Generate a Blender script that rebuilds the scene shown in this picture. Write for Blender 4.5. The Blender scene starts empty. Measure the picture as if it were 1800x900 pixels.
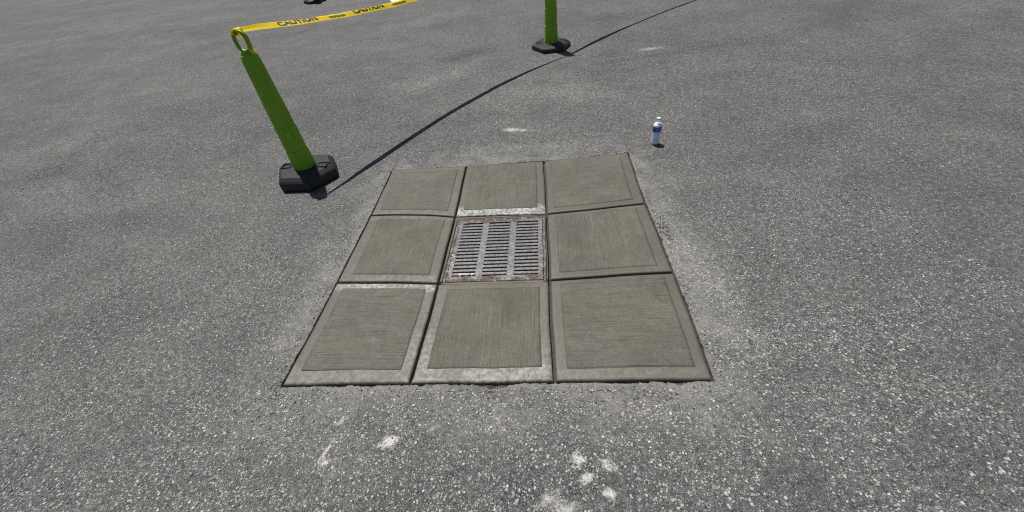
import bpy, bmesh, math, random
from mathutils import Vector, Matrix, noise

random.seed(7)
sc = bpy.context.scene
col = sc.collection

# ------------------------------------------------------------------ camera, sky, sun, exposure
CAM_H = 1.5
PITCH, ROLL, FPX = math.radians(42.055), math.radians(-7.071), 671.94
fw = Vector((0, math.cos(PITCH), -math.sin(PITCH)))
rt0 = Vector((1, 0, 0)); up0 = rt0.cross(fw)
rt = math.cos(ROLL) * rt0 + math.sin(ROLL) * up0
up = -math.sin(ROLL) * rt0 + math.cos(ROLL) * up0
cam = bpy.data.cameras.new('camera'); cam_o = bpy.data.objects.new('camera', cam); col.objects.link(cam_o)
cam.sensor_fit = 'HORIZONTAL'; cam.sensor_width = 36.0; cam.lens = FPX / 1800 * 36
cam.clip_start = 0.02; cam.clip_end = 500
cam_o.matrix_world = Matrix(((rt.x, up.x, -fw.x, 0), (rt.y, up.y, -fw.y, 0), (rt.z, up.z, -fw.z, CAM_H), (0, 0, 0, 1)))
sc.camera = cam_o

SUN_AZ, SUN_EL = math.radians(28.0), math.radians(70.1)
SUN = Vector((-math.sin(SUN_AZ) * math.cos(SUN_EL), math.cos(SUN_AZ) * math.cos(SUN_EL), math.sin(SUN_EL)))
world = bpy.data.worlds.new('World'); sc.world = world; world.use_nodes = True
wn = world.node_tree.nodes; wl = world.node_tree.links
sky = wn.new('ShaderNodeTexSky'); sky.sky_type = 'NISHITA'; sky.sun_disc = False
sky.sun_elevation = SUN_EL; sky.sun_rotation = -SUN_AZ
wn['Background'].inputs['Strength'].default_value = 0.05
wl.new(sky.outputs[0], wn['Background'].inputs['Color'])
sun = bpy.data.lights.new('sun', 'SUN'); sun.energy = 4.7; sun.angle = math.radians(0.53); sun.color = (1.0, 0.965, 0.91)
sun_o = bpy.data.objects.new('sun', sun); col.objects.link(sun_o)
sun_o.rotation_euler = SUN.to_track_quat('Z', 'Y').to_euler(); sun_o.location = (0, 0, 20)
sc.view_settings.view_transform = 'Standard'; sc.view_settings.look = 'None'
sc.cycles.use_denoising = False; sc.cycles.filter_width = 1.05
sc.cycles.max_bounces = 5; sc.cycles.diffuse_bounces = 2; sc.cycles.glossy_bounces = 2
sc.view_settings.exposure = 0.0; sc.view_settings.gamma = 1.0; sc.view_settings.use_curve_mapping = False

# ------------------------------------------------------------------ helpers
def lerp(a, b, t): return a + (b - a) * t
def smooth(a, b, x):
    t = min(1, max(0, (x - a) / (b - a))); return t * t * (3 - 2 * t)

SLOPE = 0.05
def terrain(x, y):
    """the lot falls towards the drain: flat round the pad, rising 5 % beyond it"""
    if y <= 2.45: z = 0.0
    elif y < 3.35: z = 0.5 * SLOPE * (y - 2.45) ** 2 / 0.9
    else: z = SLOPE * (y - 2.9)
    if y > 8: z -= (SLOPE - .012) * ((y - 8) ** 2 / 8 if y < 12 else 2 + (y - 12))
    return z

def link(name, me, mat=None, parent=None, smooth_=False):
    o = bpy.data.objects.new(name, me); col.objects.link(o)
    if mat is not None and not me.materials: me.materials.append(mat)
    if parent is not None: o.parent = parent
    if smooth_:
        for p in me.polygons: p.use_smooth = True
    return o

def mesh_from(verts, faces, name='mesh'):
    me = bpy.data.meshes.new(name); me.from_pydata([tuple(v) for v in verts], [], faces); me.update(); return me

def bm_mesh(bm, name='mesh'):
    bmesh.ops.recalc_face_normals(bm, faces=bm.faces)
    me = bpy.data.meshes.new(name); bm.to_mesh(me); bm.free(); return me

def empty(name, loc=(0, 0, 0), rz=0.0):
    o = bpy.data.objects.new(name, None); o.empty_display_size = 0.1; col.objects.link(o)
    o.location = loc; o.rotation_euler = (0, 0, rz); return o

def tag(o, label=None, cat=None, group=None, kind=None):
    if label: o['label'] = label
    if cat: o['category'] = cat
    if group: o['group'] = group
    if kind: o['kind'] = kind
    return o

def box(bm, x0, x1, y0, y1, z0, z1):
    m = Matrix.Translation(((x0 + x1) / 2, (y0 + y1) / 2, (z0 + z1) / 2)) @ Matrix.Diagonal((x1 - x0, y1 - y0, z1 - z0, 1))
    return bmesh.ops.create_cube(bm, size=1, matrix=m)['verts']

def bevel(bm, w, seg=1):
    bmesh.ops.bevel(bm, geom=bm.edges[:], offset=w, segments=seg, affect='EDGES', profile=0.6)

def lathe(bm, prof, n=32, cap0=True, cap1=True):
    rings = []
    for r, z in prof:
        rings.append([bm.verts.new((r * math.cos(2 * math.pi * k / n), r * math.sin(2 * math.pi * k / n), z)) for k in range(n)])
    for a, b in zip(rings, rings[1:]):
        for k in range(n): bm.faces.new((a[k], a[(k + 1) % n], b[(k + 1) % n], b[k]))
    if cap0: bm.faces.new(rings[0][::-1])
    if cap1: bm.faces.new(rings[-1])
    return rings

# ------------------------------------------------------------------ material helpers
class Mat:
    def __init__(s, name):
        s.m = bpy.data.materials.new(name); s.m.use_nodes = True
        s.t = s.m.node_tree; s.n = s.t.nodes; s.bsdf = s.n['Principled BSDF']; s._pos = None
    def new(s, kind, **kw):
        nd = s.n.new(kind)
        for k, v in kw.items():
            if k.startswith('i_'): nd.inputs[int(k[2:]) if k[2:].isdigit() else k[2:].replace('_', ' ')].default_value = v
            else: setattr(nd, k, v)
        return nd
    def put(s, sock, v):
        if hasattr(v, 'is_output') or isinstance(v, bpy.types.NodeSocket): s.t.links.new(v, sock)
        else: sock.default_value = v
    def pos(s):
        if s._pos is None: s._pos = s.new('ShaderNodeTexCoord').outputs['Object']
        return s._pos
    def uv(s): return s.new('ShaderNodeTexCoord').outputs['UV']
    def scale(s, v, sx, sy, sz, loc=(0, 0, 0), rz=0):
        mp = s.new('ShaderNodeMapping'); s.put(mp.inputs[0], v)
        mp.inputs['Scale'].default_value = (sx, sy, sz); mp.inputs['Location'].default_value = loc
        mp.inputs['Rotation'].default_value = (0, 0, rz); return mp.outputs[0]
    def noise(s, v, sc_, det=3, rough=0.55, dist=0.0):
        nd = s.new('ShaderNodeTexNoise'); s.put(nd.inputs['Vector'], v)
        nd.inputs['Scale'].default_value = sc_; nd.inputs['Detail'].default_value = det
        nd.inputs['Roughness'].default_value = rough; nd.inputs['Distortion'].default_value = dist; return nd.outputs['Fac']
    def voro(s, v, sc_, feature='F1', rand=1.0):
        nd = s.new('ShaderNodeTexVoronoi', feature=feature); s.put(nd.inputs['Vector'], v)
        nd.inputs['Scale'].default_value = sc_; nd.inputs['Randomness'].default_value = rand; return nd
    def math(s, op, a, b=0.0, c=0.0, clamp=False):
        nd = s.new('ShaderNodeMath', operation=op, use_clamp=clamp)
        for i, v in enumerate((a, b, c)): s.put(nd.inputs[i], v)
        return nd.outputs[0]
    def ramp(s, f, stops, interp='LINEAR'):
        nd = s.new('ShaderNodeValToRGB'); s.put(nd.inputs[0], f); cr = nd.color_ramp; cr.interpolation = interp
        while len(cr.elements) < len(stops): cr.elements.new(0.5)
        for e, (p, c) in zip(cr.elements, stops):
            e.position = p; e.color = (c, c, c, 1) if isinstance(c, (int, float)) else (*c, 1)
        return nd.outputs[0]
    def mix(s, f, a, b, mode='MIX'):
        nd = s.new('ShaderNodeMix', data_type='RGBA', blend_type=mode)
        s.put(nd.inputs[0], f); s.put(nd.inputs[6], a if not isinstance(a, tuple) else (*a, 1)[:4]); s.put(nd.inputs[7], b if not isinstance(b, tuple) else (*b, 1)[:4])
        return nd.outputs[2]
    def bump(s, h, dist, strength=1.0, prev=None):
        nd = s.new('ShaderNodeBump'); s.put(nd.inputs['Height'], h)
        nd.inputs['Distance'].default_value = dist; nd.inputs['Strength'].default_value = strength
        if prev is not None: s.put(nd.inputs['Normal'], prev)
        return nd.outputs[0]
    def out(s, color=None, rough=None, normal=None, **kw):
        b = s.bsdf
        if color is not None: s.put(b.inputs['Base Color'], color if not isinstance(color, tuple) else (*color, 1)[:4])
        if rough is not None: s.put(b.inputs['Roughness'], rough)
        if normal is not None: s.put(b.inputs['Normal'], normal)
        for k, v in kw.items(): s.put(b.inputs[k.replace('_', ' ')], v)
        return s.m

# pad frame used for the cement dust round the pad
PAD_ROT = math.radians(-6.6)
PAD_C = (-0.058, 1.81)

# cement splashes on the asphalt: x, y, radius along, radius across, angle, strength
SPLASH = [(0.141, 3.336, .10, .045, -.25, .5), (0.24, 3.30, .05, .03, .2, .4), (-.572, .67, .045, .028, .2, .85),
          (.149, .52, .032, .026, .6, .95), (.253, .490, .036, .022, -.7, .6), (.166, .457, .03, .02, .3, .75), (.231, .401, .022, .030, .9, .6),
          (-.815, .67, .06, .010, 1.1, .55), (-.815, .622, .03, .012, .2, .8), (-.786, .78, .035, .015, .8, .35),
          (.02, .41, .05, .022, .4, .4), (.066, .374, .06, .03, -.2, .4), (1.96, 4.945, .18, .06, .05, .3), (-.40, .70, .03, .012, .5, .25)]

def asphalt_material():
    m = Mat('weathered_asphalt'); P = m.pos()
    v1 = m.voro(m.scale(P, 1, 1, 0), 150)                         # chips of 5-8 mm
    rnd1 = m.new('ShaderNodeSeparateColor'); m.put(rnd1.inputs[0], v1.outputs['Color'])
    tone1 = m.ramp(rnd1.outputs[0], [(0, (.040, .040, .042)), (.35, (.085, .085, .087)), (.62, (.165, .164, .161)), (.84, (.285, .282, .272)), (1, (.42, .41, .39))])
    fleck = m.noise(P, 300, 2, .8)
    binder = m.ramp(fleck, [(.30, (.028, .028, .029)), (.5, (.085, .085, .085)), (.68, (.25, .247, .238))])
    in1 = m.ramp(m.math('MULTIPLY_ADD', rnd1.outputs[2], .3, v1.outputs['Distance']), [(.42, 1), (.60, 0)])
    c = m.mix(in1, binder, tone1)
    # speckle a few cm across keeps the grain alive far off
    gr = m.noise(P, 34, 5, .92)
    c = m.mix(1.0, c, m.ramp(gr, [(.31, (.40, .40, .40)), (.5, (.95, .942, .925)), (.69, (1.88, 1.85, 1.80))]), 'MULTIPLY')
    # broad wear: tyre-polished paler lanes, darker oily patches
    big = m.noise(m.scale(P, .55, .9, 1, rz=.5), 1.0, 4, .55, .6)
    c = m.mix(1.0, c, m.ramp(big, [(.25, (.82, .825, .835)), (.45, (.98, .98, .985)), (.7, (1.20, 1.19, 1.165))]), 'MULTIPLY')
    med = m.noise(m.scale(P, 1, 1, 1, (9, 4, 0)), 3.1, 4, .6)
    c = m.mix(1.0, c, m.ramp(med, [(.3, .86), (.5, 1.0), (.72, 1.17)]), 'MULTIPLY')
    # worn paler areas and old dark stains, each with a place of its own
    sn = m.noise(P, 2.6, 4, .65)
    for (x, y, ra, rb, an, val) in ((-.68, 4.8, .9, .38, .5, 1.6), (.75, 4.0, .75, .35, -.3, 1.42), (-.9, 7.6, 1.6, .5, .4, 1.3), (.98, 1.45, .22, .8, 0, 1.6), (-.35, 5.5, .7, .25, .6, .66), (.45, .67, .28, .08, -.1, 1.5), (.0, 3.0, .8, .14, -.1, 1.45), (1.9, 4.7, 1.3, .07, .08, .74),
                                    (-2.1, 4.1, .9, .5, .4, .76), (1.9, 6.5, .6, .3, .1, .70), (-2.3, 1.5, .6, .5, .3, .76), (2.4, 2.6, .7, .4, .3, .76), (-.3, .42, .9, .22, 0, .80), (-.14, .70, .16, .14, .1, 1.55)):
        mp = m.new('ShaderNodeMapping', vector_type='TEXTURE'); m.put(mp.inputs[0], P)
        mp.inputs['Location'].default_value = (x, y, terrain(x, y)); mp.inputs['Rotation'].default_value = (0, 0, an); mp.inputs['Scale'].default_value = (ra, rb, 2)
        ln = m.new('ShaderNodeVectorMath', operation='LENGTH'); m.put(ln.inputs[0], mp.outputs[0])
        f = m.math('SUBTRACT', 1.55, m.math('MULTIPLY_ADD', sn, 1.3, ln.outputs['Value']), clamp=True)
        c = m.mix(f, c, m.mix(1.0, c, (val, val * .995, val * .975 if val > 1 else val), 'MULTIPLY'))
    # cement dust round the pad
    sub = m.new('ShaderNodeVectorMath', operation='SUBTRACT'); m.put(sub.inputs[0], P); sub.inputs[1].default_value = (PAD_C[0], PAD_C[1], 0)
    rot = m.new('ShaderNodeVectorRotate', rotation_type='Z_AXIS'); m.put(rot.inputs['Vector'], sub.outputs[0]); rot.inputs['Angle'].default_value = -PAD_ROT
    ax = m.new('ShaderNodeVectorMath', operation='ABSOLUTE'); m.put(ax.inputs[0], rot.outputs[0])
    sx = m.new('ShaderNodeSeparateXYZ'); m.put(sx.inputs[0], ax.outputs[0])
    dx = m.math('MAXIMUM', m.math('SUBTRACT', sx.outputs[0], .93), 0); dy = m.math('MAXIMUM', m.math('SUBTRACT', sx.outputs[1], .955), 0)
    dist = m.math('SQRT', m.math('ADD', m.math('MULTIPLY', dx, dx), m.math('MULTIPLY', dy, dy)))
    dn = m.noise(P, 5.5, 5, .65)
    dd = m.math('ADD', dist, m.math('MULTIPLY_ADD', dn, -.95, .50))
    dust = m.ramp(dd, [(0.0, .52), (.10, .28), (.24, .07), (.36, 0)])
    dust = m.math('MULTIPLY', dust, m.ramp(fleck, [(.34, .45), (.54, 1)]))
    c = m.mix(dust, c, (.315, .306, .275))
    # splashes of cement with their own ragged outlines
    sp_noise = m.noise(P, 48, 6, .78)
    total = None
    for (x, y, ra, rb, an, st) in SPLASH:
        mp = m.new('ShaderNodeMapping', vector_type='TEXTURE'); m.put(mp.inputs[0], P)
        mp.inputs['Location'].default_value = (x, y, terrain(x, y)); mp.inputs['Rotation'].default_value = (0, 0, an)
        mp.inputs['Scale'].default_value = (ra, rb, .4)
        ln = m.new('ShaderNodeVectorMath', operation='LENGTH'); m.put(ln.inputs[0], mp.outputs[0])
        f = m.math('MULTIPLY_ADD', sp_noise, -3.5, ln.outputs['Value'])       # ragged
        f = m.math('MULTIPLY', m.math('SUBTRACT', -.72, f, clamp=True), 1.9 * st, clamp=True)
        total = f if total is None else m.math('MAXIMUM', total, f)
    c = m.mix(m.math('MULTIPLY', total, m.ramp(fleck, [(.32, .45), (.52, 1)])), c, (.60, .59, .56))
    h = m.math('ADD', m.math('MULTIPLY', in1, .6), m.math('MULTIPLY', fleck, .5))
    n2 = m.bump(h, .004, .7)
    return m.out(c, .82, n2, Specular_IOR_Level=.35)

def concrete_material(name, broomed):
    m = Mat(name); P = m.pos()
    blot = m.noise(P, 4.2, 5, .62, .4); fine = m.noise(P, 170, 4, .85); mid = m.noise(P, 27, 4, .65)
    info = m.new('ShaderNodeObjectInfo')
    base = m.ramp(blot, [(.22, (.072, .069, .053)), (.5, (.099, .095, .074)), (.78, (.131, .127, .102))])
    base = m.mix(m.ramp(m.noise(m.scale(P, 1, 1, 1, (5, 2, 1)), 2.6, 3), [(.45, 0), (.75, .55)]), base, (.108, .097, .084))   # faint mauve bloom
    base = m.mix(m.math('MULTIPLY', info.outputs['Random'], .22), base, m.mix(1.0, base, (1.06, .93, .86), 'MULTIPLY'))      # each pour its own tint
    base = m.mix(1.0, base, m.ramp(mid, [(.25, .86), (.5, 1), (.8, 1.16)]), 'MULTIPLY')
    base = m.mix(1.0, base, m.ramp(fine, [(.28, .52), (.5, 1), (.72, 1.62)]), 'MULTIPLY')
    if broomed:
        U = m.uv()
        s1 = m.noise(m.scale(U, 6, 230, 1), 1.0, 3, .6)
        s2 = m.noise(m.scale(U, 4.5, 140, 1, (3, 9, 0)), 1.0, 3, .6)
        s3 = m.noise(m.scale(U, 2.2, 30, 1, (7, 2, 0)), 1.0, 3, .6)
        base = m.mix(1.0, base, m.ramp(s2, [(.28, .80), (.5, 1), (.72, 1.17)]), 'MULTIPLY')
        base = m.mix(1.0, base, m.ramp(s3, [(.3, .95), (.5, 1), (.7, 1.04)]), 'MULTIPLY')
        base = m.mix(1.0, base, m.ramp(s1, [(.3, .88), (.5, 1), (.7, 1.12)]), 'MULTIPLY')
        deep = m.ramp(s2, [(.24, 0), (.36, 1)])
        h = m.math('ADD', m.math('MULTIPLY', s1, .6), m.math('MULTIPLY', s2, .8))
        h = m.math('ADD', h, m.math('MULTIPLY', deep, .25))
        h = m.math('ADD', h, m.math('MULTIPLY', fine, .30))
        nrm = m.bump(h, .0042, .8)
        base = m.mix(1.0, base, (1.12, 1.12, 1.12), 'MULTIPLY')
        rough = .72
    else:
        at = m.new('ShaderNodeAttribute', attribute_name='laitance')
        lm = m.math('MULTIPLY', at.outputs['Fac'], m.ramp(m.noise(P, 42, 5, .72), [(.40, .10), (.62, 1)]))
        lm = m.math('MULTIPLY', lm, m.ramp(m.noise(m.scale(P, 1, 1, 1, (2, 7, 0)), 5.5, 3, .6), [(.34, .45), (.54, 1)]))
        base = m.mix(.25, base, (.118, .111, .088))
        base = m.mix(lm, base, (.46, .455, .43))
        wisp = m.noise(m.scale(P, 60, 14, 20, rz=.6), 1.0, 4, .6)
        nrm = m.bump(m.math('ADD', m.math('MULTIPLY', fine, .5), wisp), .0014, .6)
        rough = m.math('MULTIPLY_ADD', mid, .25, .42)
    # pinholes
    ph = m.voro(P, 55); pin = m.ramp(ph.outputs['Distance'], [(.07, 1), (.13, 0)])
    pr = m.new('ShaderNodeSeparateColor'); m.put(pr.inputs[0], ph.outputs['Color'])
    pin = m.math('MULTIPLY', pin, m.math('GREATER_THAN', pr.outputs[0], .86))
    base = m.mix(m.math('MULTIPLY', pin, .7), base, (.05, .045, .038))
    return m.out(base, rough, nrm, Specular_IOR_Level=.4)

def simple(name, c, rough=.6, var=.25, scale=30, bump=.001, **kw):
    m = Mat(name); P = m.pos(); n = m.noise(P, scale, 4, .65)
    cc = m.mix(1.0, c, m.ramp(n, [(.25, 1 - var), (.5, 1.0), (.75, 1 + var)]), 'MULTIPLY')
    return m.out(cc, rough, m.bump(m.noise(P, scale * 4, 3), bump, .6), **kw)

def grate_material():
    m = Mat('worn_cast_iron'); P = m.new('ShaderNodeTexCoord').outputs['Generated']
    g = m.new('ShaderNodeNewGeometry').outputs['Position']
    steel = m.ramp(m.noise(g, 55, 4, .7), [(.3, (.085, .082, .082)), (.55, (.195, .190, .188)), (.8, (.38, .37, .36))])
    sub = m.new('ShaderNodeVectorMath', operation='SUBTRACT'); m.put(sub.inputs[0], g); sub.inputs[1].default_value = (-.079, 1.754, 0)
    rot = m.new('ShaderNodeVectorRotate', rotation_type='Z_AXIS'); m.put(rot.inputs['Vector'], sub.outputs[0]); rot.inputs['Angle'].default_value = math.radians(7.5)
    ax = m.new('ShaderNodeVectorMath', operation='ABSOLUTE'); m.put(ax.inputs[0], rot.outputs[0])
    sx = m.new('ShaderNodeSeparateXYZ'); m.put(sx.inputs[0], ax.outputs[0])
    edge = m.math('MAXIMUM', m.math('MULTIPLY', sx.outputs[0], .93), sx.outputs[1])
    rn = m.noise(g, 13, 4, .7)
    rust = m.ramp(m.math('ADD', edge, m.math('MULTIPLY_ADD', rn, .26, -.13)), [(.232, 0), (.268, .95)])
    c = m.mix(rust, steel, m.ramp(m.noise(g, 70, 4, .7), [(.3, (.040, .024, .017)), (.55, (.095, .057, .042)), (.8, (.18, .140, .112))]))
    grey = m.ramp(m.noise(m.scale(g, 1, 1, 1, (4, 4, 0)), 38, 5, .75), [(.54, 0), (.64, .7)])      # cement film on the iron
    c = m.mix(m.math('MULTIPLY', grey, m.ramp(edge, [(.2, .25), (.29, 1)])), c, (.36, .345, .31))
    rough = m.math('MULTIPLY_ADD', rust, .3, .42)
    return m.out(c, rough, m.bump(m.noise(g, 160, 3, .7), .002, .6), Metallic=m.math('MULTIPLY_ADD', rust, -.12, .14))

M = {}
M['asphalt'] = asphalt_material()
M['broomed'] = concrete_material('broomed_concrete', True)
M['trowelled'] = concrete_material('trowelled_concrete', False)
M['groove'] = simple('joint_mortar', (.055, .050, .037), .85, .4, 60, .002)
M['soil'] = simple('damp_grit', (.060, .051, .038), .95, .6, 70, .006)
M['kerf'] = simple('saw_kerf_painted_shade', (.022, .021, .020), .95, .4, 90)  # shade inside the groove, painted as a near-black strip colour
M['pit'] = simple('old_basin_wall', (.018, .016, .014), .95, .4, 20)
M['iron'] = grate_material()
M['splatter'] = simple('dried_cement', (.56, .53, .48), .9, .35, 90, .003)
M['crumb'] = simple('asphalt_crumb', (.13, .127, .12), .95, .5, 60, .002)
M['rubber'] = simple('black_rubber', (.015, .0155, .017), .62, .35, 40, .0015)
_m = Mat('lime_plastic'); _P = _m.pos()
_c = _m.mix(1.0, (.19, .40, .004), _m.ramp(_m.noise(_P, 9, 4), [(.25, .86), (.75, 1.12)]), 'MULTIPLY')
_c = _m.mix(_m.ramp(_m.noise(_m.scale(_P, 60, 60, 7), 1.0, 4, .7), [(.60, 0), (.70, .55)]), _c, (.10, .13, .03))
_c = _m.mix(_m.ramp(_m.noise(_m.scale(_P, 22, 22, 22, (3, 1, 1)), 1.0, 5, .75), [(.58, 0), (.70, .5)]), _c, (.20, .22, .12))
M['lime'] = _m.out(_c, .5, _m.bump(_m.noise(_P, 40, 3), .0008, .5))
M['black_ink'] = simple('black_print', (.012, .011, .010), .5, .2, 40, .0001)
M['bottle_blue'] = simple('label_blue', (.015, .090, .34), .35, .2, 50, .0002)
M['emblem'] = simple('label_pale_print', (.42, .52, .68), .4, .15, 60, .0001)
M['cap'] = simple('white_cap', (.82, .84, .86), .4, .06, 60, .0003)
M['paint'] = simple('white_line_paint', (.76, .77, .79), .7, .12, 22, .002)
_m = Mat('bottle_plastic'); M['pet'] = _m.out((.86, .91, .97), .18, _m.bump(_m.noise(_m.pos(), 60, 2), .001, .4), Alpha=.16)
_m = Mat('cloudy_ice_water')
_c = _m.mix(_m.ramp(_m.noise(_m.pos(), 26, 4), [(.35, 0), (.65, 1)]), (.66, .77, .92), (.88, .92, .97))
_m.bsdf.inputs['Subsurface Radius'].default_value = (1, 1, 1); M['ice'] = _m.out(_c, .4, None, Subsurface_Weight=1.0, Subsurface_Scale=.03)
_m = Mat('yellow_tape_film')
_d = _m.new('ShaderNodeBsdfTranslucent'); _mx = _m.new('ShaderNodeMixShader')
_c = _m.mix(_m.ramp(_m.noise(_m.pos(), 7, 3), [(.3, 0), (.7, 1)]), (.82, .60, .012), (.88, .68, .022))
_m.put(_d.inputs['Color'], _c); _m.out(_c, .35, _m.bump(_m.noise(_m.pos(), 25, 3), .004, .5))
_m.put(_mx.inputs[0], .2); _m.put(_mx.inputs[1], _m.bsdf.outputs[0]); _m.put(_mx.inputs[2], _d.outputs[0])
_m.put(_m.n['Material Output'].inputs['Surface'], _mx.outputs[0]); M['tape'] = _m.m

# ------------------------------------------------------------------ the pad's joint grid (metres on the ground)
G = [[(-0.8864, 2.8645), (-0.2754, 2.7875), (0.3412, 2.7155), (0.9982, 2.6866)],
     [(-0.9437, 2.2576), (-0.3487, 2.1199), (0.2595, 2.0245), (0.8994, 2.0040)],
     [(-1.0150, 1.6139), (-0.4271, 1.5087), (0.1851, 1.4295), (0.8319, 1.3727)],
     [(-1.1018, 0.9818), (-0.5141, 0.9138), (0.1143, 0.8370), (0.7502, 0.7585)]]
G = [[Vector((x, y)) for x, y in r] for r in G]
PAD_Z = 0.005
# hand-tooled joints wander: bow of each edge in metres (rows: +y away from camera; columns: +x right)
ROW_BOW = [[.001, .001, .002], [.018, .002, -.002], [.005, .002, .003], [.001, -.001, .001]]
COL_BOW = [[.001, -.001, .001], [.001, .001, .004], [.002, .001, -.003], [-.001, .001, .002]]

def row_edge(j, i, t):     # along row line j, between column i and i+1
    a, b = G[j][i], G[j][i + 1]; p = a.lerp(b, t); d = (b - a).normalized()
    w = 4 * t * (1 - t) * ROW_BOW[j][i] + .0016 * math.sin(9 * t + 3 * i + j)* math.sin(math.pi*t)
    return p + Vector((-d.y, d.x)) * w
def col_edge(i, j, t):     # along column line i, from row j to j+1 (towards the camera)
    a, b = G[j][i], G[j + 1][i]; p = a.lerp(b, t); d = (b - a).normalized()
    w = 4 * t * (1 - t) * COL_BOW[i][j] + .0016 * math.sin(8 * t + 2 * i + 5 * j)* math.sin(math.pi*t)
    return p + Vector((-d.y, d.x)) * w
def coons(j, i, u, v):
    a, b, c, d = G[j][i], G[j][i + 1], G[j + 1][i], G[j + 1][i + 1]
    e0, e1 = row_edge(j, i, u), row_edge(j + 1, i, u); f0, f1 = col_edge(i, j, v), col_edge(i + 1, j, v)
    return e0 * (1 - v) + e1 * v + f0 * (1 - u) + f1 * u - (a * (1 - u) * (1 - v) + b * u * (1 - v) + c * (1 - u) * v + d * u * v)
def pad_warp(p):
    """hand-floated surface, dished a little to the drain"""
    d = math.hypot(p.x + .079, p.y - 1.754)
    return .0016 * noise.noise((p.x * 2.2, p.y * 2.2, 3)) + .004 * smooth(.3, 1.2, d)
def pad_z(p): return PAD_Z + terrain(p.x, p.y) + pad_warp(p)

# ------------------------------------------------------------------ asphalt: one sheet with an opening for the pad
def edge_curve():
    pts = []
    N = 300
    for i in range(3):
        for k in range(N // 3): pts.append((row_edge(0, i, k / (N / 3)), 'back'))
    for j in range(3):
        for k in range(N // 3): pts.append((col_edge(3, j, k / (N / 3)), 'right'))
    for i in (2, 1, 0):
        for k in range(N // 3): pts.append((row_edge(3, i, 1 - k / (N / 3)), 'front'))
    for j in (2, 1, 0):
        for k in range(N // 3): pts.append((col_edge(0, j, 1 - k / (N / 3)), 'left'))
    return pts
EDGE = edge_curve()
EC = sum((p for p, s in EDGE), Vector((0, 0))) / len(EDGE)

def build_asphalt():
    n = len(EDGE); rings = 96
    X0, X1, Y0, Y1 = -70, 60, -25, 85
    verts = []; faces = []
    outer = []
    quart = n // 4; cor = [Vector((X0, Y1)), Vector((X1, Y1)), Vector((X1, Y0)), Vector((X0, Y0))]
    for k in range(n):
        q, r = divmod(k, quart); outer.append(cor[q].lerp(cor[(q + 1) % 4], r / quart))
    gap = {'back': .014, 'right': .012, 'front': .004, 'left': .013}
    rag = {'back': .020, 'right': .012, 'front': .024, 'left': .010}
    inner = []
    nrm = []
    for k, (p, s) in enumerate(EDGE):
        a = EDGE[k - 1][0]; b = EDGE[(k + 1) % n][0]; t = (b - a).normalized(); nn = Vector((-t.y, t.x))
        if nn.dot(p - EC) < 0: nn = -nn
        w = noise.noise((p.x * 9, p.y * 9, 1)) * .6 + noise.noise((p.x * 34, p.y * 34, 5)) * .4 + .25 * noise.noise((p.x * 90, p.y * 90, 7))
        if s == 'front': w += .55 * math.exp(-((p.x + .16) / .07) ** 2) + .5 * math.exp(-((p.x - .47) / .06) ** 2) + .35 * math.exp(-((p.x + .72) / .05) ** 2)
        rd = (p - EC).normalized(); cosn = max(.5, rd.dot(nn))
        off = (gap[s] + rag[s] * max(0, w + .05)) / cosn
        inner.append(p + rd * off); nrm.append(rd)
    # the lip: two rings going down into the trench
    for k in range(n): verts.append((*(inner[k] - nrm[k] * .001), -.06 + terrain(*inner[k])))
    for k in range(n):
        p = inner[k]; verts.append((p.x, p.y, terrain(p.x, p.y) - .006 - .004 * abs(noise.noise((p.x * 60, p.y * 60, 2)))))
    for r in range(rings):
        s = (r / (rings - 1))
        for k in range(n):
            mid = EC + (EDGE[k][0] - EC) * 1.16
            p = inner[k].lerp(mid, r / 16) if r < 16 else mid.lerp(outer[k], .004 * ((r - 16) / (rings - 17)) + .996 * ((r - 16) / (rings - 17)) ** 3.5)
            z = terrain(p.x, p.y)
            d0 = (p - inner[k]).length
            z += .0035 * noise.noise((p.x * 3.1, p.y * 3.1, 0)) * smooth(0, .3, d0)
            z -= .004 * math.exp(-d0 / .03) * (1 + noise.noise((p.x * 40, p.y * 40, 8)))
            verts.append((p.x, p.y, z))
    for r in range(rings + 1):
        for k in range(n):
            k2 = (k + 1) % n
            faces.append((r * n + k, (r + 1) * n + k, (r + 1) * n + k2, r * n + k2))
    me = mesh_from(verts, faces, 'asphalt')
    return link('asphalt_ground', me, M['asphalt'], None, True)
asphalt = build_asphalt()
tag(asphalt, 'weathered grey asphalt of the parking lot all round the concrete pad', None, None, 'structure')

# saw kerfs that overran the corners of the opening
def kerf(a, b, w=.0035):
    a = Vector(a); b = Vector(b); n = 14; vs = []; fs = []
    d = (b - a).normalized(); s = Vector((-d.y, d.x))
    for k in range(n + 1):
        t = k / n; p = a.lerp(b, t); ww = w * (1 - .75 * t) * (1 + .3 * noise.noise((p.x * 60, p.y * 60, 0)))
        for sg in (-1, 1):
            q = p + s * ww * sg * .5; vs.append((q.x, q.y, terrain(q.x, q.y) + .0035))
    for k in range(n): fs.append((2 * k, 2 * k + 1, 2 * k + 3, 2 * k + 2))
    return link('saw_cut', mesh_from(vs, fs), M['kerf'], asphalt)
kerf((-.888, 2.88), (-.853, 3.075)); kerf((-.905, 2.872), (-1.09, 2.885))
kerf((1.004, 2.70), (1.026, 2.85)); kerf((1.012, 2.690), (1.16, 2.668))

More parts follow.
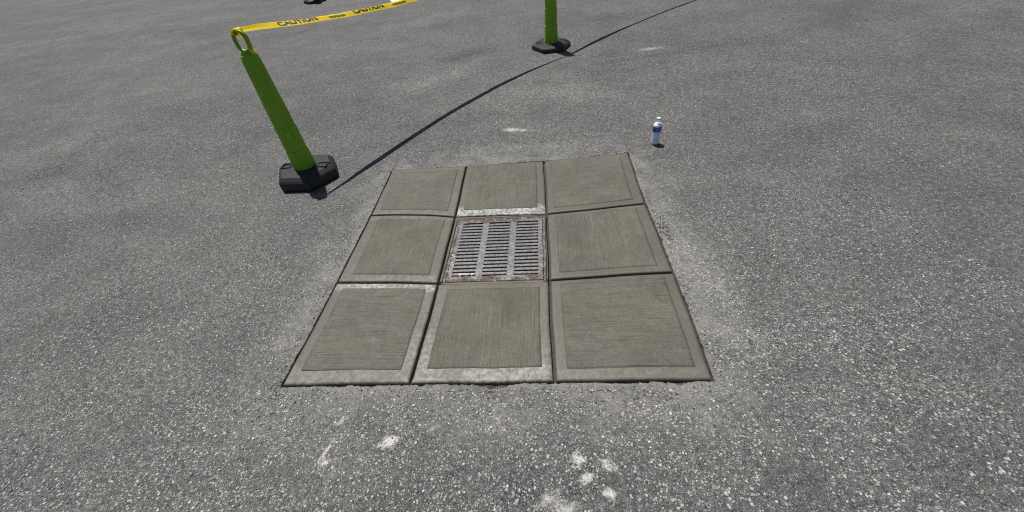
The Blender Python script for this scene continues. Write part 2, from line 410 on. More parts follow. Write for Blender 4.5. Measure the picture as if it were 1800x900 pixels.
# end of a white painted line, far behind the tape
def stripe(a, b, w):
    a = Vector(a); b = Vector(b); d = (b - a).normalized(); s = Vector((d.y, -d.x)); n = 40; vs = []; fs = []
    for k in range(n + 1):
        p = a.lerp(b, k / n)
        for q in range(5):
            e = .006 * noise.noise((p.x * 20, p.y * 20, q)) if q in (0, 4) else 0
            c = p + s * (w * q / 4 + e) - d * (.012 * noise.noise((q * 3, 1, 1)) if k == 0 else 0); vs.append((c.x, c.y, terrain(c.x, c.y) + .006))
    for k in range(n):
        for q in range(4): fs.append((k * 5 + q, k * 5 + q + 1, k * 5 + q + 6, k * 5 + q + 5))
    return link('painted_line', mesh_from(vs, fs), M['paint'], asphalt)
stripe((-1.725, 9.21), (-3.61, 15.15), .30)

# soil and grit in the trench round the pad
def build_trench():
    vs = []; fs = []; n = len(EDGE)
    for k, (p, s) in enumerate(EDGE):
        d = (p - EC).normalized()
        for o in (-.03, .0, .03, .09):
            q = p + d * o
            vs.append((q.x, q.y, terrain(q.x, q.y) - (.014 if s == 'front' else .026) + .006 * noise.noise((q.x * 25, q.y * 25, 0)) + .004 * noise.noise((q.x * 80, q.y * 80, 4))))
    for k in range(n):
        k2 = (k + 1) % n
        for c in range(3): fs.append((k * 4 + c, k2 * 4 + c, k2 * 4 + c + 1, k * 4 + c + 1))
    return tag(link('trench_soil', mesh_from(vs, fs), M['soil'], None, True), 'dark damp grit in the narrow gap round the concrete pad', None, None, 'structure')
build_trench()

# ------------------------------------------------------------------ concrete pad
pad = empty('concrete_pad', (0, 0, 0))
tag(pad, 'fresh square concrete pad of eight broomed slabs round the drain grate', None, None, 'structure')
R = .011; HALF = .0065
def slab(j, i, lait, ins, vertical):
    """lait: brightness of the trowelled margin (back, right, front, left); ins: margin widths of the same sides"""
    eu = ((G[j][i + 1] - G[j][i]).length + (G[j + 1][i + 1] - G[j + 1][i]).length) / 2
    ev = ((G[j + 1][i] - G[j][i]).length + (G[j + 1][i + 1] - G[j][i + 1]).length) / 2
    off = [0, 0, .0010, .0028, .006, .011, .021, .045, .07]
    def params(e, lo_outer, hi_outer):
        a = [(HALF if not lo_outer else 0) + o for o in off]; b = [e - (HALF if not hi_outer else 0) - o for o in off][::-1]
        mids = [lerp(a[-1], b[0], k / 11) for k in range(1, 11)]
        return a + mids + b
    us = params(eu, i == 0, i == 2); vs_ = params(ev, j == 0, j == 2)
    nu, nv = len(us), len(vs_)
    verts = []; faces = []; lt = []
    for b, vv in enumerate(vs_):
        for a, uu in enumerate(us):
            u, v = uu / eu, vv / ev
            p = coons(j, i, u, v)
            ed = min(uu - us[0], us[-1] - uu, vv - vs_[0], vs_[-1] - vv)
            if a in (0, nu - 1) or b in (0, nv - 1): z = -.055
            else: z = 0 if ed >= R else -R + math.sqrt(max(0, R * R - (R - ed) ** 2))
            verts.append((p.x, p.y, pad_z(p) + z))
            gr_ = (1, .15 + .85 * v, 1, .15 + .85 * v)
            bk, rg, fr, lf = [lait[q] * gr_[q] * (1 if d < ins[q] + .01 else 0) for q, d in enumerate((vv, eu - uu, ev - vv, uu))]
            lt.append(max(bk, rg, fr, lf))
    for b in range(nv - 1):
        for a in range(nu - 1): faces.append((b * nu + a, (b + 1) * nu + a, (b + 1) * nu + a + 1, b * nu + a + 1))
    me = mesh_from(verts, faces)
    at = me.attributes.new('laitance', 'FLOAT', 'POINT')
    for k, x in enumerate(lt): at.data[k].value = x
    so = link('slab', me, M['trowelled'], pad, True)
    # broomed field, a hair proud of the trowelled border
    N = 34; verts = []; faces = []; uvs = []
    for b in range(N + 3):
        for a in range(N + 3):
            ta = min(max((a - 1) / N, 0), 1); tb = min(max((b - 1) / N, 0), 1)
            wob = lambda q, s: .0022 * noise.noise((q * 6, s, j * 3 + i))
            uu = lerp(ins[3] + wob(tb, 1), eu - ins[1] + wob(tb, 2), ta); vv = lerp(ins[0] + wob(ta, 3), ev - ins[2] + wob(ta, 4), tb)
            p = coons(j, i, uu / eu, vv / ev)
            z = pad_z(p) + .0007 + .0004 * noise.noise((p.x * 9, p.y * 9, 6))
            if a in (0, N + 2) or b in (0, N + 2): z -= .006
            verts.append((p.x, p.y, z))
            uvs.append((vv + 3 * i, uu + 5 * j) if vertical else (uu + 3 * i, vv + 5 * j))
    W = N + 3
    for b in range(W - 1):
        for a in range(W - 1): faces.append((b * W + a, (b + 1) * W + a, (b + 1) * W + a + 1, b * W + a + 1))
    me = mesh_from(verts, faces); ul = me.uv_layers.new(name='broom')
    for lp in me.loops: ul.data[lp.index].uv = uvs[lp.vertex_index]
    link('broomed_panel', me, M['broomed'], so, True)
    return so
#      row col  laitance (back,right,front,left)  margins                       broomed front to back?
slab(0, 0, (.10, .15, .22, .10), (.045, .062, .058, .050), False)
slab(0, 1, (.05, .12, 1.3, .10), (.022, .060, .072, .052), True)
slab(0, 2, (.04, .02, .02, .04), (.046, .066, .056, .052), False)
slab(1, 0, (.20, .08, .25, .15), (.050, .065, .060, .070), True)
slab(1, 2, (.06, .00, .02, .10), (.040, .064, .052, .054), True)
slab(2, 0, (.85, .42, .28, .03), (.048, .058, .066, .055), False)
slab(2, 1, (.02, .36, .58, .50), (.050, .052, .066, .060), True)
slab(2, 2, (.00, .00, .18, .10), (.036, .050, .056, .056), False)

# bottom of the tooled joints and the narrow collar that holds the grate frame
def joint_bed():
    bm = bmesh.new()
    def strip(f, n=18, w=.014):
        prev = None
        for k in range(n + 1):
            t = k / n; p = f(t); q = f(min(1, t + .01)); o = f(max(0, t - .01)); d = (q - o).normalized(); s = Vector((-d.y, d.x)) * w
            z = pad_z(p) - .026
            row = [bm.verts.new((p.x + s.x, p.y + s.y, z + .002)), bm.verts.new((p.x, p.y, z - .0025)), bm.verts.new((p.x - s.x, p.y - s.y, z + .002))]
            if prev:
                for c in range(2): bm.faces.new((prev[c], prev[c + 1], row[c + 1], row[c]))
            prev = row
    for j in (1, 2):
        for i in range(3): strip(lambda t: row_edge(j, i, t))
    for i in (1, 2):
        for j in range(3): strip(lambda t: col_edge(i, j, t), w=.0139)
    for v in bm.verts: v.co.z += .0002 * random.random()
    return link('joint_bed', bm_mesh(bm), M['groove'], pad)
joint_bed()

GC = Vector((-.079, 1.754)); GROT = math.radians(-7.5); GW, GH = .566, .586
def gl(x, y):   # grate local to ground
    c, s = math.cos(GROT), math.sin(GROT); return Vector((GC.x + c * x - s * y, GC.y + s * x + c * y))
def collar():
    ring_out = [coons(1, 1, *uv_) for uv_ in []]
    bm = bmesh.new(); n = 20; outer = []; inner = []
    cs = [(-1, 1), (1, 1), (1, -1), (-1, -1)]
    for k in range(4):
        for q in range(n):
            t = q / n
            if k == 0: p = row_edge(1, 1, t)
            elif k == 1: p = col_edge(2, 1, t)
            elif k == 2: p = row_edge(2, 1, 1 - t)
            else: p = col_edge(1, 1, 1 - t)
            c = coons(1, 1, .5, .5); outer.append(p + (c - p).normalized() * HALF)
            a, b = cs[k], cs[(k + 1) % 4]; x = lerp(a[0], b[0], t) * (GW / 2 + .008); y = lerp(a[1], b[1], t) * (GH / 2 + .008); inner.append(gl(x, y))
    rings = []
    for f, dz in ((0, -.05), (0, -.006), (.25, -.001), (.55, 0), (.9, -.001), (1, -.004), (1, -.06)):
        rings.append([bm.verts.new((*(o.lerp(i_, f)), pad_z(o) + dz)) for o, i_ in zip(outer, inner)])
    N = len(outer)
    for a, b in zip(rings, rings[1:]):
        for k in range(N): bm.faces.new((a[k], a[(k + 1) % N], b[(k + 1) % N], b[k]))
    link('collar', bm_mesh(bm), M['trowelled'], pad, True)
collar()

# ------------------------------------------------------------------ catch basin below the grate
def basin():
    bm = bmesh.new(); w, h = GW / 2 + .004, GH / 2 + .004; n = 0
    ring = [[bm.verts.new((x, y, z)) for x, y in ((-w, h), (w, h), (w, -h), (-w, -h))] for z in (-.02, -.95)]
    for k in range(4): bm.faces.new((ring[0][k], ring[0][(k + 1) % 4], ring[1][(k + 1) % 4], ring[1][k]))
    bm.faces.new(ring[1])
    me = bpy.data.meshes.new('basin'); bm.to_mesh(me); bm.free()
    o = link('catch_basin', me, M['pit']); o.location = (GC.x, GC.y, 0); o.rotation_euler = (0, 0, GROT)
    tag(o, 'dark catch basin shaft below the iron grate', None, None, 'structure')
basin()

# ------------------------------------------------------------------ iron grate
grate = empty('drain_grate', (GC.x, GC.y, 0), GROT)
tag(grate, 'rusty grey square iron drain grate with three columns of slots in the concrete pad', 'drain grate')
GZ = PAD_Z - .001
def piece(name, rects, z0, z1, bev=.002, mat='iron', parent=grate):
    bm = bmesh.new()
    for (x0, x1, y0, y1) in rects: box(bm, x0, x1, y0, y1, z0, z1)
    if bev: bevel(bm, bev)
    return link(name, bm_mesh(bm), M[mat], parent)
w, h = GW / 2, GH / 2
fr = .014
def ring_piece(name, xo, yo, xi, yi, z0, z1):
    bm = bmesh.new(); L = []
    for (x, y) in ((xo, yo), (xi, yi)):
        L.append([[bm.verts.new((sx * x, sy * y, z)) for sx, sy in ((-1, 1), (1, 1), (1, -1), (-1, -1))] for z in (z0, z1)])
    for k in range(4):
        k2 = (k + 1) % 4
        bm.faces.new((L[0][1][k], L[0][1][k2], L[1][1][k2], L[1][1][k])); bm.faces.new((L[0][0][k], L[1][0][k], L[1][0][k2], L[0][0][k2]))
        bm.faces.new((L[0][0][k], L[0][0][k2], L[0][1][k2], L[0][1][k])); bm.faces.new((L[1][0][k], L[1][1][k], L[1][1][k2], L[1][0][k2]))
    bmesh.ops.subdivide_edges(bm, edges=bm.edges[:], cuts=3, use_grid_fill=True)
    bmesh.ops.recalc_face_normals(bm, faces=bm.faces)
    return link(name, bm_mesh(bm), M['iron'], grate)
ring_piece('frame', w + .005, h + .005, w - .009, h - .009, -.045, GZ - .001)
go_x, go_y = w - .0125, h - .0125                       # outer edge of the loose grate
colx = [(lerp(-w, w, a), lerp(-w, w, b)) for a, b in ((.068, .303), (.372, .618), (.689, .932))]
y_top, y_bot = h - .045, -h + .052
NS = 17; SLOT = .0114; pitch = (y_top - y_bot - SLOT) / (NS - 1)
ring_piece('rim', go_x, go_y, colx[2][1], (y_top - y_bot) / 2, -.028, GZ)
grim = grate.children[-1]
# the slotted field is not centred front to back: shift the inner edge
for v in grim.data.vertices:
    if abs(v.co.y) < (y_top - y_bot) / 2 + .004 and abs(v.co.x) < colx[2][1] + .004: v.co.y += (y_top + y_bot) / 2
for c in (0, 1): piece('rib', [(colx[c][1] , colx[c + 1][0] , y_bot, y_top)], -.028, GZ - .0006, .0012)
bar_me = {}
for c, (xa, xb) in enumerate(colx):
    bm = bmesh.new(); box(bm, -(xb - xa) / 2, (xb - xa) / 2, -(pitch - SLOT) / 2, (pitch - SLOT) / 2, -.030, 0)
    es = [e for e in bm.edges if all(v.co.z > -.001 for v in e.verts) and abs(e.verts[0].co.y - e.verts[1].co.y) < 1e-5]
    bmesh.ops.bevel(bm, geom=es, offset=.0012, segments=2, affect='EDGES')
    bar_me[c] = bm_mesh(bm); bar_me[c].materials.append(M['iron'])
    for k in range(NS - 1):
        o = link('bar', bar_me[c], None, grate)
        o.location = ((xa + xb) / 2, y_top - SLOT - (pitch - SLOT) / 2 - k * pitch, GZ - .0014 + random.uniform(-.0006, .0006))
# worn raised casting marks on the front rim and the right rib
bm = bmesh.new()
random.seed(3)
for k, x in enumerate((-.165, -.13, -.095, -.055, -.012, .035, .06, .098, .122, .158, .195, .235)):
    y = -h + .034 + random.uniform(-.003, .003)
    if k in (4, 8):
        bmesh.ops.create_circle(bm, segments=10, radius=.009, matrix=Matrix.Translation((x, y, GZ + .001)))
        r = [bm.verts.new((x + .005 * math.cos(a * .628), y + .005 * math.sin(a * .628), GZ + .001)) for a in range(10)]
        ring_o = [v for v in bm.verts][-20:-10]
        for a in range(10): bm.faces.new((ring_o[a], ring_o[(a + 1) % 10], r[(a + 1) % 10], r[a]))
    else:
        for q in range(2):
            vs = box(bm, -.0018, .0018, -.008, .008, 0, .0018)
            bmesh.ops.transform(bm, matrix=Matrix.Translation((x + (q - .5) * .008, y, GZ)) @ Matrix.Rotation(random.uniform(-.6, .6) + .4 * (q * 2 - 1), 4, 'Z'), verts=vs)
tag(link('casting_marks', bm_mesh(bm), M['iron'], grate), kind='stuff')
# dried cement lumps caught on the grate
def lumps(spec, seed):
    random.seed(seed); bm = bmesh.new()
    for (x, y, r, fl) in spec:
        vs = bmesh.ops.create_icosphere(bm, subdivisions=2, radius=1)['verts']
        for v in vs:
            d = v.co.normalized(); k = 1 + .45 * noise.noise(d * 1.8 + Vector((x * 50, y * 50, seed)))
            v.co = Vector((x + d.x * r * k, y + d.y * r * k * .75, GZ + max(-.002, d.z * r * fl * k)))
    return bm_mesh(bm)
spec = [(-w + .022, -.062, .011, .8), (-w + .030, -.075, .009, .7), (-w + .018, -.085, .007, .6), (-w + .025, -.125, .006, .5)]
for k in range(26): spec.append((lerp(colx[0][0], colx[0][1], random.random() ** .8) - .004, y_bot + pitch * random.choice((.45, .55, .62)) + random.uniform(-.004, .004), random.uniform(.004, .010), .45))
for k in range(34):
    sd = random.choice('LLRRTB'); t = random.uniform(-.95, .95); e = random.uniform(.004, .03)
    x, y = {'L': (-w + e, t * h), 'R': (w - e, t * h), 'T': (t * w, h - e), 'B': (t * w, -h + e)}[sd]
    spec.append((x, y, random.uniform(.0015, .0042), .5))
for k in range(30): spec.append((random.uniform(-w, w) * .9, random.uniform(-h, h) * .9, random.uniform(.001, .0028), .5))
tag(link('cement_splatter', lumps(spec, 11), M['splatter'], grate, True), kind='stuff')

# ------------------------------------------------------------------ crumbs of asphalt and grit
def crumbs():
    random.seed(21); vs = []; fs = []
    def add(x, y, r, z0=None):
        b = len(vs); z = terrain(x, y) if z0 is None else z0; a0 = random.random() * 6
        n = 5
        for lv, (rr, zz) in enumerate(((1, -.1), (.95, .45), (.45, .95))):
            for k in range(n):
                a = a0 + 2 * math.pi * k / n; q = r * rr * random.uniform(.7, 1.25)
                vs.append((x + q * math.cos(a), y + q * math.sin(a) * .85, z + r * zz * .9))
        for lv in range(2):
            for k in range(n): fs.append((b + lv * n + k, b + lv * n + (k + 1) % n, b + (lv + 1) * n + (k + 1) % n, b + (lv + 1) * n + k))
        fs.append(tuple(b + 2 * n + k for k in range(n)))
    n = len(EDGE)
    for q in range(420):
        k = random.randrange(n); p, s = EDGE[k]; d = (p - EC).normalized()
        if s in ('left', 'right') and random.random() < .45: continue
        o = .012 + abs(random.gauss(0, .035)) * (1.3 if s == 'front' else .8)
        add(p.x + d.x * o, p.y + d.y * o, random.uniform(.0015, .0045) * (1.35 if random.random() < .12 else 1), None if o > .025 else terrain(p.x, p.y) - .008)
    for q in range(70):     # clump of grit by the right edge
        add(.926 + random.gauss(0, .02), 1.739 + random.gauss(0, .05), random.uniform(.002, .006))
    for q in range(120):
        add(random.uniform(-3, 3), random.uniform(.3, 5), random.uniform(.0015, .0045))
    return tag(link('asphalt_crumbs', mesh_from(vs, fs), M['crumb']), 'loose dark crumbs of asphalt and grit scattered along the pad edges', 'debris', None, 'stuff')
crumbs()

# ------------------------------------------------------------------ stone chips standing out of the worn binder near the pad
def aggregate():
    random.seed(5); vs = []; fs = []
    quad = [G[0][0], G[0][3], G[3][3], G[3][0]]
    def inside(x, y, grow=.03):
        for a, b in zip(quad, quad[1:] + quad[:1]):
            d = (b - a).normalized()
            if (x - a.x) * d.y - (y - a.y) * d.x < -grow: return False
        return True
    shapes = []
    for k in range(60):
        n = random.choice((4, 5, 5, 6)); a0 = random.random() * 6; asp = random.uniform(.55, 1)
        ring = [(math.cos(a0 + 2 * math.pi * q / n + random.uniform(-.25, .25)) * random.uniform(.75, 1.1), math.sin(a0 + 2 * math.pi * q / n) * asp * random.uniform(.75, 1.1)) for q in range(n)]
        c, sn = math.cos(a0), math.sin(a0); shapes.append([(c * u - sn * v, sn * u + c * v) for u, v in ring])
    rnd = random.random; uni = random.uniform
    def field(x0, x1, y0, y1, dens, lo, hi):
        for q in range(int((x1 - x0) * (y1 - y0) * dens)):
            x = uni(x0, x1); y = uni(y0, y1)
            if inside(x, y): continue
            if noise.noise((x * 4, y * 4, 2)) + .6 * noise.noise((x * 14, y * 14, 9)) < -.38 + .3 * (rnd() - .5): continue
            r = lo + (hi - lo) * rnd() ** 2.6; sh = shapes[int(rnd() * 60)]; b = len(vs); n = len(sh)
            z = terrain(x, y) + .0035 * noise.noise((x * 3.1, y * 3.1, 0)); t = r * uni(.10, .34); tx, ty = uni(-.22, .22), uni(-.22, .22)
            for u, v in sh: vs.append((x + u * r, y + v * r, z - .0015))
            for u, v in sh: vs.append((x + u * r * .78, y + v * r * .78, z + t + (u * tx + v * ty) * r))
            for k in range(n): fs.append((b + k, b + (k + 1) % n, b + n + (k + 1) % n, b + n + k))
            fs.append(tuple(range(b + n, b + 2 * n)))
    field(-2.3, 1.7, .12, .98, 11500, .0022, .0085)
    field(-2.6, -.9, .98, 2.0, 8500, .0022, .0075); field(.75, 2.3, .8, 2.0, 8500, .0022, .0075)
    field(-3.6, -.85, 2.0, 3.1, 4200, .0026, .0068); field(.85, 3.2, 2.0, 3.1, 4200, .0026, .0068); field(-.95, 1.05, 2.66, 3.1, 4200, .0026, .0068); field(-4.5, 3.6, 3.1, 5.2, 1900, .0035, .0085)
    m = Mat('stone_chips'); g = m.new('ShaderNodeNewGeometry').outputs['Random Per Island']
    c = m.ramp(g, [(0, (.050, .050, .051)), (.28, (.12, .12, .12)), (.55, (.225, .223, .216)), (.82, (.34, .335, .322)), (1, (.50, .49, .465))])
    mat = m.out(c, .75, None)
    return tag(link('aggregate_chips', mesh_from(vs, fs), mat), 'pale stone chips bedded in the worn asphalt round the pad', 'stone chips', None, 'stuff')
aggregate()

# ------------------------------------------------------------------ traffic delineators
def hexpts(r, rot=0.0): return [(r * math.cos(math.pi / 3 * k + rot), r * math.sin(math.pi / 3 * k + rot)) for k in range(6)]
def delineator():
    root = empty('traffic_delineator')
    bm = bmesh.new(); rings = []
    for r, z in ((.247, 0), (.252, .010), (.250, .044), (.240, .052), (.214, .066), (.10, .070)):
        rings.append([bm.verts.new((x, y, z)) for x, y in hexpts(r)])
    for a, b in zip(rings, rings[1:]):
        for k in range(6): bm.faces.new((a[k], a[(k + 1) % 6], b[(k + 1) % 6], b[k]))
    bm.faces.new(rings[0][::-1]); bm.faces.new(rings[-1])
    vert_e = [e for e in bm.edges if abs(e.verts[0].co.z - e.verts[1].co.z) > .003 and abs(math.atan2(e.verts[0].co.y, e.verts[0].co.x) - math.atan2(e.verts[1].co.y, e.verts[1].co.x)) < .01 and max(e.verts[0].co.z, e.verts[1].co.z) < .068]
    bmesh.ops.bevel(bm, geom=vert_e, offset=.006, segments=2, affect='EDGES')
    base = link('base', bm_mesh(bm), M['rubber'], root)
    for sx in (-1, 1):                      # sunk moulding beside the tube, drawn by its raised rim
        bm = bmesh.new()
        for (x0, x1, y0, y1) in ((.112, .198, .030, .036), (.112, .198, -.036, -.030), (.112, .118, -.030, .030), (.192, .198, -.030, .030)):
            box(bm, min(sx * x0, sx * x1), max(sx * x0, sx * x1), y0, y1, .064, .0735)
        link('moulded_panel', bm_mesh(bm), M['rubber'], base)
    # tapered tube made of three stacked lengths with a small ledge at each
    prof = [(.091, .066), (.0895, .074), (.0865, .095), (.0806, .258), (.0802, .262), (.0775, .2625), (.0752, .449), (.0748, .452), (.0722, .4525),
            (.0690, .640), (.0680, .642), (.0660, .646), (.0590, .900), (.052, .935), (.036, .955), (.024, .962)]
    bm = bmesh.new(); lathe(bm, prof, 40)
    for z, r in ((.266, .0775), (.454, .0722), (.110, .0845)):           # stacking lugs
        hgt = .026 if z < .2 else .014
        for k in range(4):
            a = math.radians(203) + k * math.pi / 2; c, s = math.cos(a), math.sin(a); wd = .011 if z < .2 else .009
            P = [(r - .006, -wd, 0), (r - .006, wd, 0), (r - .006, 0, hgt), (r + .011, -wd * .9, 0.001), (r + .011, wd * .9, 0.001)]
            V = [bm.verts.new((c * x - s * y, s * x + c * y, z + q - .012)) for x, y, q in P]
            bm.faces.new((V[3], V[4], V[2])); bm.faces.new((V[0], V[3], V[2])); bm.faces.new((V[4], V[1], V[2])); bm.faces.new((V[0], V[1], V[4], V[3]))
    tube = link('tube', bm_mesh(bm), M['lime'], root, False)
    for p in tube.data.polygons: p.use_smooth = True
    tube.data.set_sharp_from_angle(angle=math.radians(22))
    # grab loop on top, the tape runs through it
    bm = bmesh.new(); n = 28; sec = 8; rr = []
    for k in range(n):
        a = 2 * math.pi * k / n; cx, cz = math.cos(a), math.sin(a)
        x = .044 * math.copysign(abs(cx) ** .7, cx); z = 1.015 + .058 * math.copysign(abs(cz) ** .7, cz)
        nx, nz = cx, cz; ring = []
        for q in range(sec):
            b = 2 * math.pi * q / sec; ring.append(bm.verts.new((x + nx * .011 * math.cos(b), .014 * math.sin(b), z + nz * .011 * math.cos(b))))
        rr.append(ring)
    for k in range(n):
        for q in range(sec): bm.faces.new((rr[k][q], rr[(k + 1) % n][q], rr[(k + 1) % n][(q + 1) % sec], rr[k][(q + 1) % sec]))
    link('grab_loop', bm_mesh(bm), M['lime'], root, True)
    return root
def copy_tree(o, parent=None):
    c = o.copy(); col.objects.link(c)
    if parent is not None: c.parent = parent
    for ch in list(o.children): copy_tree(ch, c)
    return c
DELIN = [((.837, 5.432), -2, 'lime green tube delineator on black hexagonal base behind the pad'),
         ((-1.577, 2.929), -10, 'delineator with black rubber base at left, nearest to the concrete pad'),
         ((-3.685, 10.567), 14, 'farthest delineator, black base at the top left beyond the yellow tape'),
         ((3.67, 7.46), 25, 'delineator beyond the top right, holding the far end of the second tape')]
d0 = delineator()
for k, ((x, y), a, lab) in enumerate(DELIN):
    o = d0 if k == 0 else copy_tree(d0)
    o.location = (x, y, terrain(x, y) + .001); o.rotation_euler = (math.atan(SLOPE) if 3.3 < y < 8 else 0, 0, math.radians(a))
    if k == 1: next(c for c in o.children if c.name.startswith('base')).scale.z = 1.6        # thicker rubber foot
    tag(o, lab, 'delineator', 'delineators strung with caution tape')

# ------------------------------------------------------------------ caution tape
def text_mesh(body, height, width, bold=.042):
    cu = bpy.data.curves.new('t', 'FONT'); cu.body = body; cu.size = 1; cu.offset = bold; cu.resolution_u = 3
    o = bpy.data.objects.new('t', cu); col.objects.link(o)
    dg = bpy.context.evaluated_depsgraph_get(); me = bpy.data.meshes.new_from_object(o.evaluated_get(dg))
    bpy.data.objects.remove(o); bpy.data.curves.remove(cu)
    xs = [v.co.x for v in me.vertices]; ys = [v.co.y for v in me.vertices]
    sx = width / (max(xs) - min(xs)); sy = height / (max(ys) - min(ys))
    bm = bmesh.new(); bm.from_mesh(me); bpy.data.meshes.remove(me)
    for v in bm.verts: v.co = Vector(((v.co.x - min(xs)) * sx, (v.co.y - min(ys)) * sy, 0))
    return bm

class Tape:
    W = .076; FOLD = .036
    def __init__(s, A, B, sag, sway, skew, face, fold_fn):
        s.A, s.B = Vector(A), Vector(B); d = s.B - s.A; s.n = Vector((-d.y, d.x, 0)).normalized(); s.sag, s.sway, s.skew = sag, sway, skew
        s.face = face; s.fold_fn = fold_fn
        N = 400; s.t = [k / N for k in range(N + 1)]; s.l = [0]
        P = [s.c(t) for t in s.t]
        for a, b in zip(P, P[1:]): s.l.append(s.l[-1] + (b - a).length)
        s.len = s.l[-1]
    def c(s, t):
        w = 4 * t * (1 - t) * (1 + s.skew * (2 * t - 1)); p = s.A.lerp(s.B, t) + s.n * s.sway * w; p.z -= s.sag * w; return p
    def at(s, l):
        import bisect
        k = min(max(bisect.bisect(s.l, l) - 1, 0), len(s.l) - 2); f = (l - s.l[k]) / (s.l[k + 1] - s.l[k]); return lerp(s.t[k], s.t[k + 1], f)
    def pos(s, l, v, out=0.0):
        t = s.at(l); p = s.c(t); q = s.c(min(1, t + .005)); o = s.c(max(0, t - .005)); d = (q - o).normalized()
        side = Vector((d.y, -d.x, 0)).normalized() * s.face          # towards the camera
        upv = side.cross(d); upv = upv if upv.z > 0 else -upv
        pinch = min(1, .5 + 3.2 * t, .5 + 3.2 * (1 - t))           # gathered where it is tied
        a = s.fold_fn(t); rip = .0015 * math.sin(l * 13) + .0008 * math.sin(l * 51 + 1)
        if v <= s.FOLD:                                                # hanging half
            b = .88 + .10 * math.sin(l * 3.1 + .6)
            r = (v - s.FOLD) * pinch; w_ = side * (-r * math.sin(b)) + upv * (r * math.cos(b)); nn = side * math.cos(b) + upv * math.sin(b)
        else:                                                          # half folded back
            r = (v - s.FOLD) * pinch; w_ = -side * (r * math.cos(a)) + upv * (r * math.sin(a)); nn = upv * math.cos(a) + side * math.sin(a)
        return p + upv * (.015 + rip * pinch) + w_ + nn * out
    def build(s, name, label, texts):
        n = 170; vs = []; fs = []; V = [0, .012, .024, .0345, .036, .0375, .050, .063, .076]
        for k in range(n + 1):
            for v in V: vs.append(s.pos(s.len * k / n, v))
        m = len(V)
        for k in range(n):
            for c in range(m - 1): fs.append((k * m + c, (k + 1) * m + c, (k + 1) * m + c + 1, k * m + c + 1))
        o = tag(link(name, mesh_from(vs, fs), M['tape'], None, True), label, 'tape')
        for pl in o.data.polygons: pl.use_smooth = False
        for end in (0, 1):                       # wrapped round the loop, with a short tail
            bm = bmesh.new(); c = s.c(end); n = 14; rr = []
            for k in range(7):
                off_ = (k / 6 - .5) * .05
                rr.append([bm.verts.new(c + Vector(((.020 + .004 * noise.noise((k * 1.3, q * .9, end))) * math.cos(2 * math.pi * q / n) + off_ * .35, off_, .010 + (.020 + .004 * noise.noise((k * .9, q * 1.1, 5))) * math.sin(2 * math.pi * q / n)))) for q in range(n)])
            for a, b in zip(rr, rr[1:]):
                for q in range(n): bm.faces.new((a[q], a[(q + 1) % n], b[(q + 1) % n], b[q]))
            tl = [[bm.verts.new(c + Vector((.020 + .03 * k / 6 + .008 * math.sin(k), u * .030 - .01 * k / 6, .005 - .13 * k / 6 + .004 * u * math.sin(2 * k)))) for u in (-1, -.2, .5, 1)] for k in range(7)]
            for a, b in zip(tl, tl[1:]):
                for q in range(3): bm.faces.new((a[q], a[q + 1], b[q + 1], b[q]))
            me = bpy.data.meshes.new('knot'); bm.to_mesh(me); bm.free(); link('knot', me, M['tape'], o)
        for body, l0, l1, v0, hgt in texts:
            bm = text_mesh(body, hgt, l1 - l0, .042 if hgt > .03 else .06)
            for cut in (s.FOLD - v0,):
                bmesh.ops.bisect_plane(bm, geom=bm.verts[:] + bm.edges[:] + bm.faces[:], plane_co=(0, cut, 0), plane_no=(0, 1, 0))
            for q in range(1, 12):
                bmesh.ops.bisect_plane(bm, geom=bm.verts[:] + bm.edges[:] + bm.faces[:], plane_co=((l1 - l0) * q / 12, 0, 0), plane_no=(1, 0, 0))
            for vt in bm.verts: vt.co = s.pos(l0 + vt.co.x, v0 + vt.co.y, .0009)
            me = bpy.data.meshes.new('txt'); bm.to_mesh(me); bm.free()
            link('lettering', me, M['black_ink'], o)
        return o
def pattern(L, l_num, per=.632):
    T = []; k = -4
    while l_num + k * per < L:
        a = l_num + k * per
        if a > .12 and a + .15 < L - .1: T.append(('770-510-7070', a, a + .146, .010, .021))
        if a + .231 > .05 and a + .539 < L - .05: T.append(('CAUTION', a + .231, a + .539, .012, .056))
        k += 1
    return T
zA = terrain(-1.577, 2.929) + 1.063; zB = terrain(.837, 5.432) + 1.064
bump_fn = lambda a, b, c, d, hi: (lambda t: lerp(hi, .05, smooth(a, b, t) * (1 - smooth(c, d, t))))
tp = Tape((-1.577, 2.929, zA - .0), (.837, 5.432, zB), .150, .136, .234, 1, bump_fn(.02, .16, .66, .9, .85))
tp.build('caution_tape', 'yellow caution tape with black lettering strung between the delineators at upper left', pattern(tp.len, .682))
tp2 = Tape((.837, 5.432, zB), (3.67, 7.46, terrain(3.67, 7.46) + 1.064), .16, .05, 0, 1, bump_fn(.0, .02, .12, .5, .9))
tp2.build('caution_tape', 'yellow caution tape running off from the green delineator to the top right', pattern(tp2.len, .30))

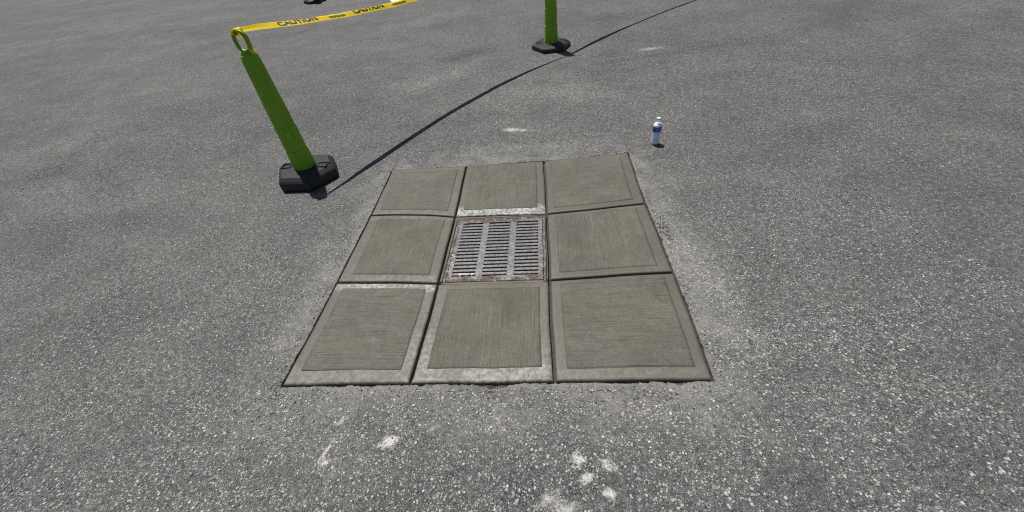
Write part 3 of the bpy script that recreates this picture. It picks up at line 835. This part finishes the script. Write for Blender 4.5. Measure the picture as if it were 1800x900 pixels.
# ------------------------------------------------------------------ water bottle
def bottle():
    x, y = 1.247, 2.785
    root = empty('water_bottle', (x, y, terrain(x, y) + .001), math.radians(10))
    tag(root, 'small clear plastic water bottle with blue label and white cap standing on the asphalt', 'bottle')
    prof = [(.0200, .004), (.0285, .001), (.0320, .006), (.0330, .014)]
    for k in range(6): z = .020 + k * .0155; prof += [(.0330, z), (.0316, z + .0045), (.0318, z + .008), (.0330, z + .012)]
    prof += [(.0326, .114), (.0322, .118), (.0322, .143), (.0326, .147), (.0318, .154), (.0285, .166), (.0235, .176), (.0175, .184), (.0138, .189), (.0132, .194), (.0148, .195), (.0148, .1975), (.0128, .199), (.0128, .203)]
    bm = bmesh.new(); lathe(bm, prof, 36); link('body', bm_mesh(bm), M['pet'], root, True)
    bm = bmesh.new(); lathe(bm, [(max(.001, r - .0016), z + (.002 if z < .01 else 0)) for r, z in prof if z < .172], 32); link('water', bm_mesh(bm), M['ice'], root, True)
    bm = bmesh.new(); rings = []
    capr = [(.0150, .1985), (.0156, .2000), (.0156, .2105), (.0148, .2125), (.009, .2130)]
    n = 48
    for r, z in capr: rings.append([bm.verts.new(((r + (.0004 if k % 2 else -.0002)) * math.cos(2 * math.pi * k / n), (r + (.0004 if k % 2 else -.0002)) * math.sin(2 * math.pi * k / n), z)) for k in range(n)])
    for a, b in zip(rings, rings[1:]):
        for k in range(n): bm.faces.new((a[k], a[(k + 1) % n], b[(k + 1) % n], b[k]))
    bm.faces.new(rings[-1]); bm.faces.new(rings[0][::-1])
    link('cap', bm_mesh(bm), M['cap'], root)
    bm = bmesh.new(); lathe(bm, [(.0332, .1085), (.0336, .110), (.0336, .1465), (.0332, .148)], 48, False, False); lab = link('label', bm_mesh(bm), M['bottle_blue'], root, True)
    # pale print on the label: an upright stroke and a round swirl
    bm = bmesh.new()
    def patch(a0, a1, z0, z1, r=.0339, n=4):
        V = [[bm.verts.new((r * math.cos(lerp(a0, a1, k / n)), r * math.sin(lerp(a0, a1, k / n)), z)) for k in range(n + 1)] for z in (z0, z1)]
        for k in range(n): bm.faces.new((V[0][k], V[0][k + 1], V[1][k + 1], V[1][k]))
    f = math.radians(-115 - 10)
    patch(f - .07, f + .02, .118, .144)
    n = 24; V = []
    for k in range(n + 1):
        q = 2 * math.pi * (.08 + .80 * k / n); row = []
        for rr in (.0068, .0100):
            a = f + .52 + rr * math.cos(q) / .0334; row.append(bm.verts.new((.0339 * math.cos(a), .0339 * math.sin(a), .1285 + rr * math.sin(q))))
        V.append(row)
    for k in range(n): bm.faces.new((V[k][0], V[k][1], V[k + 1][1], V[k + 1][0]))
    me = bpy.data.meshes.new('em'); bm.to_mesh(me); bm.free(); link('printed_emblem', me, M['emblem'], lab)
bottle()
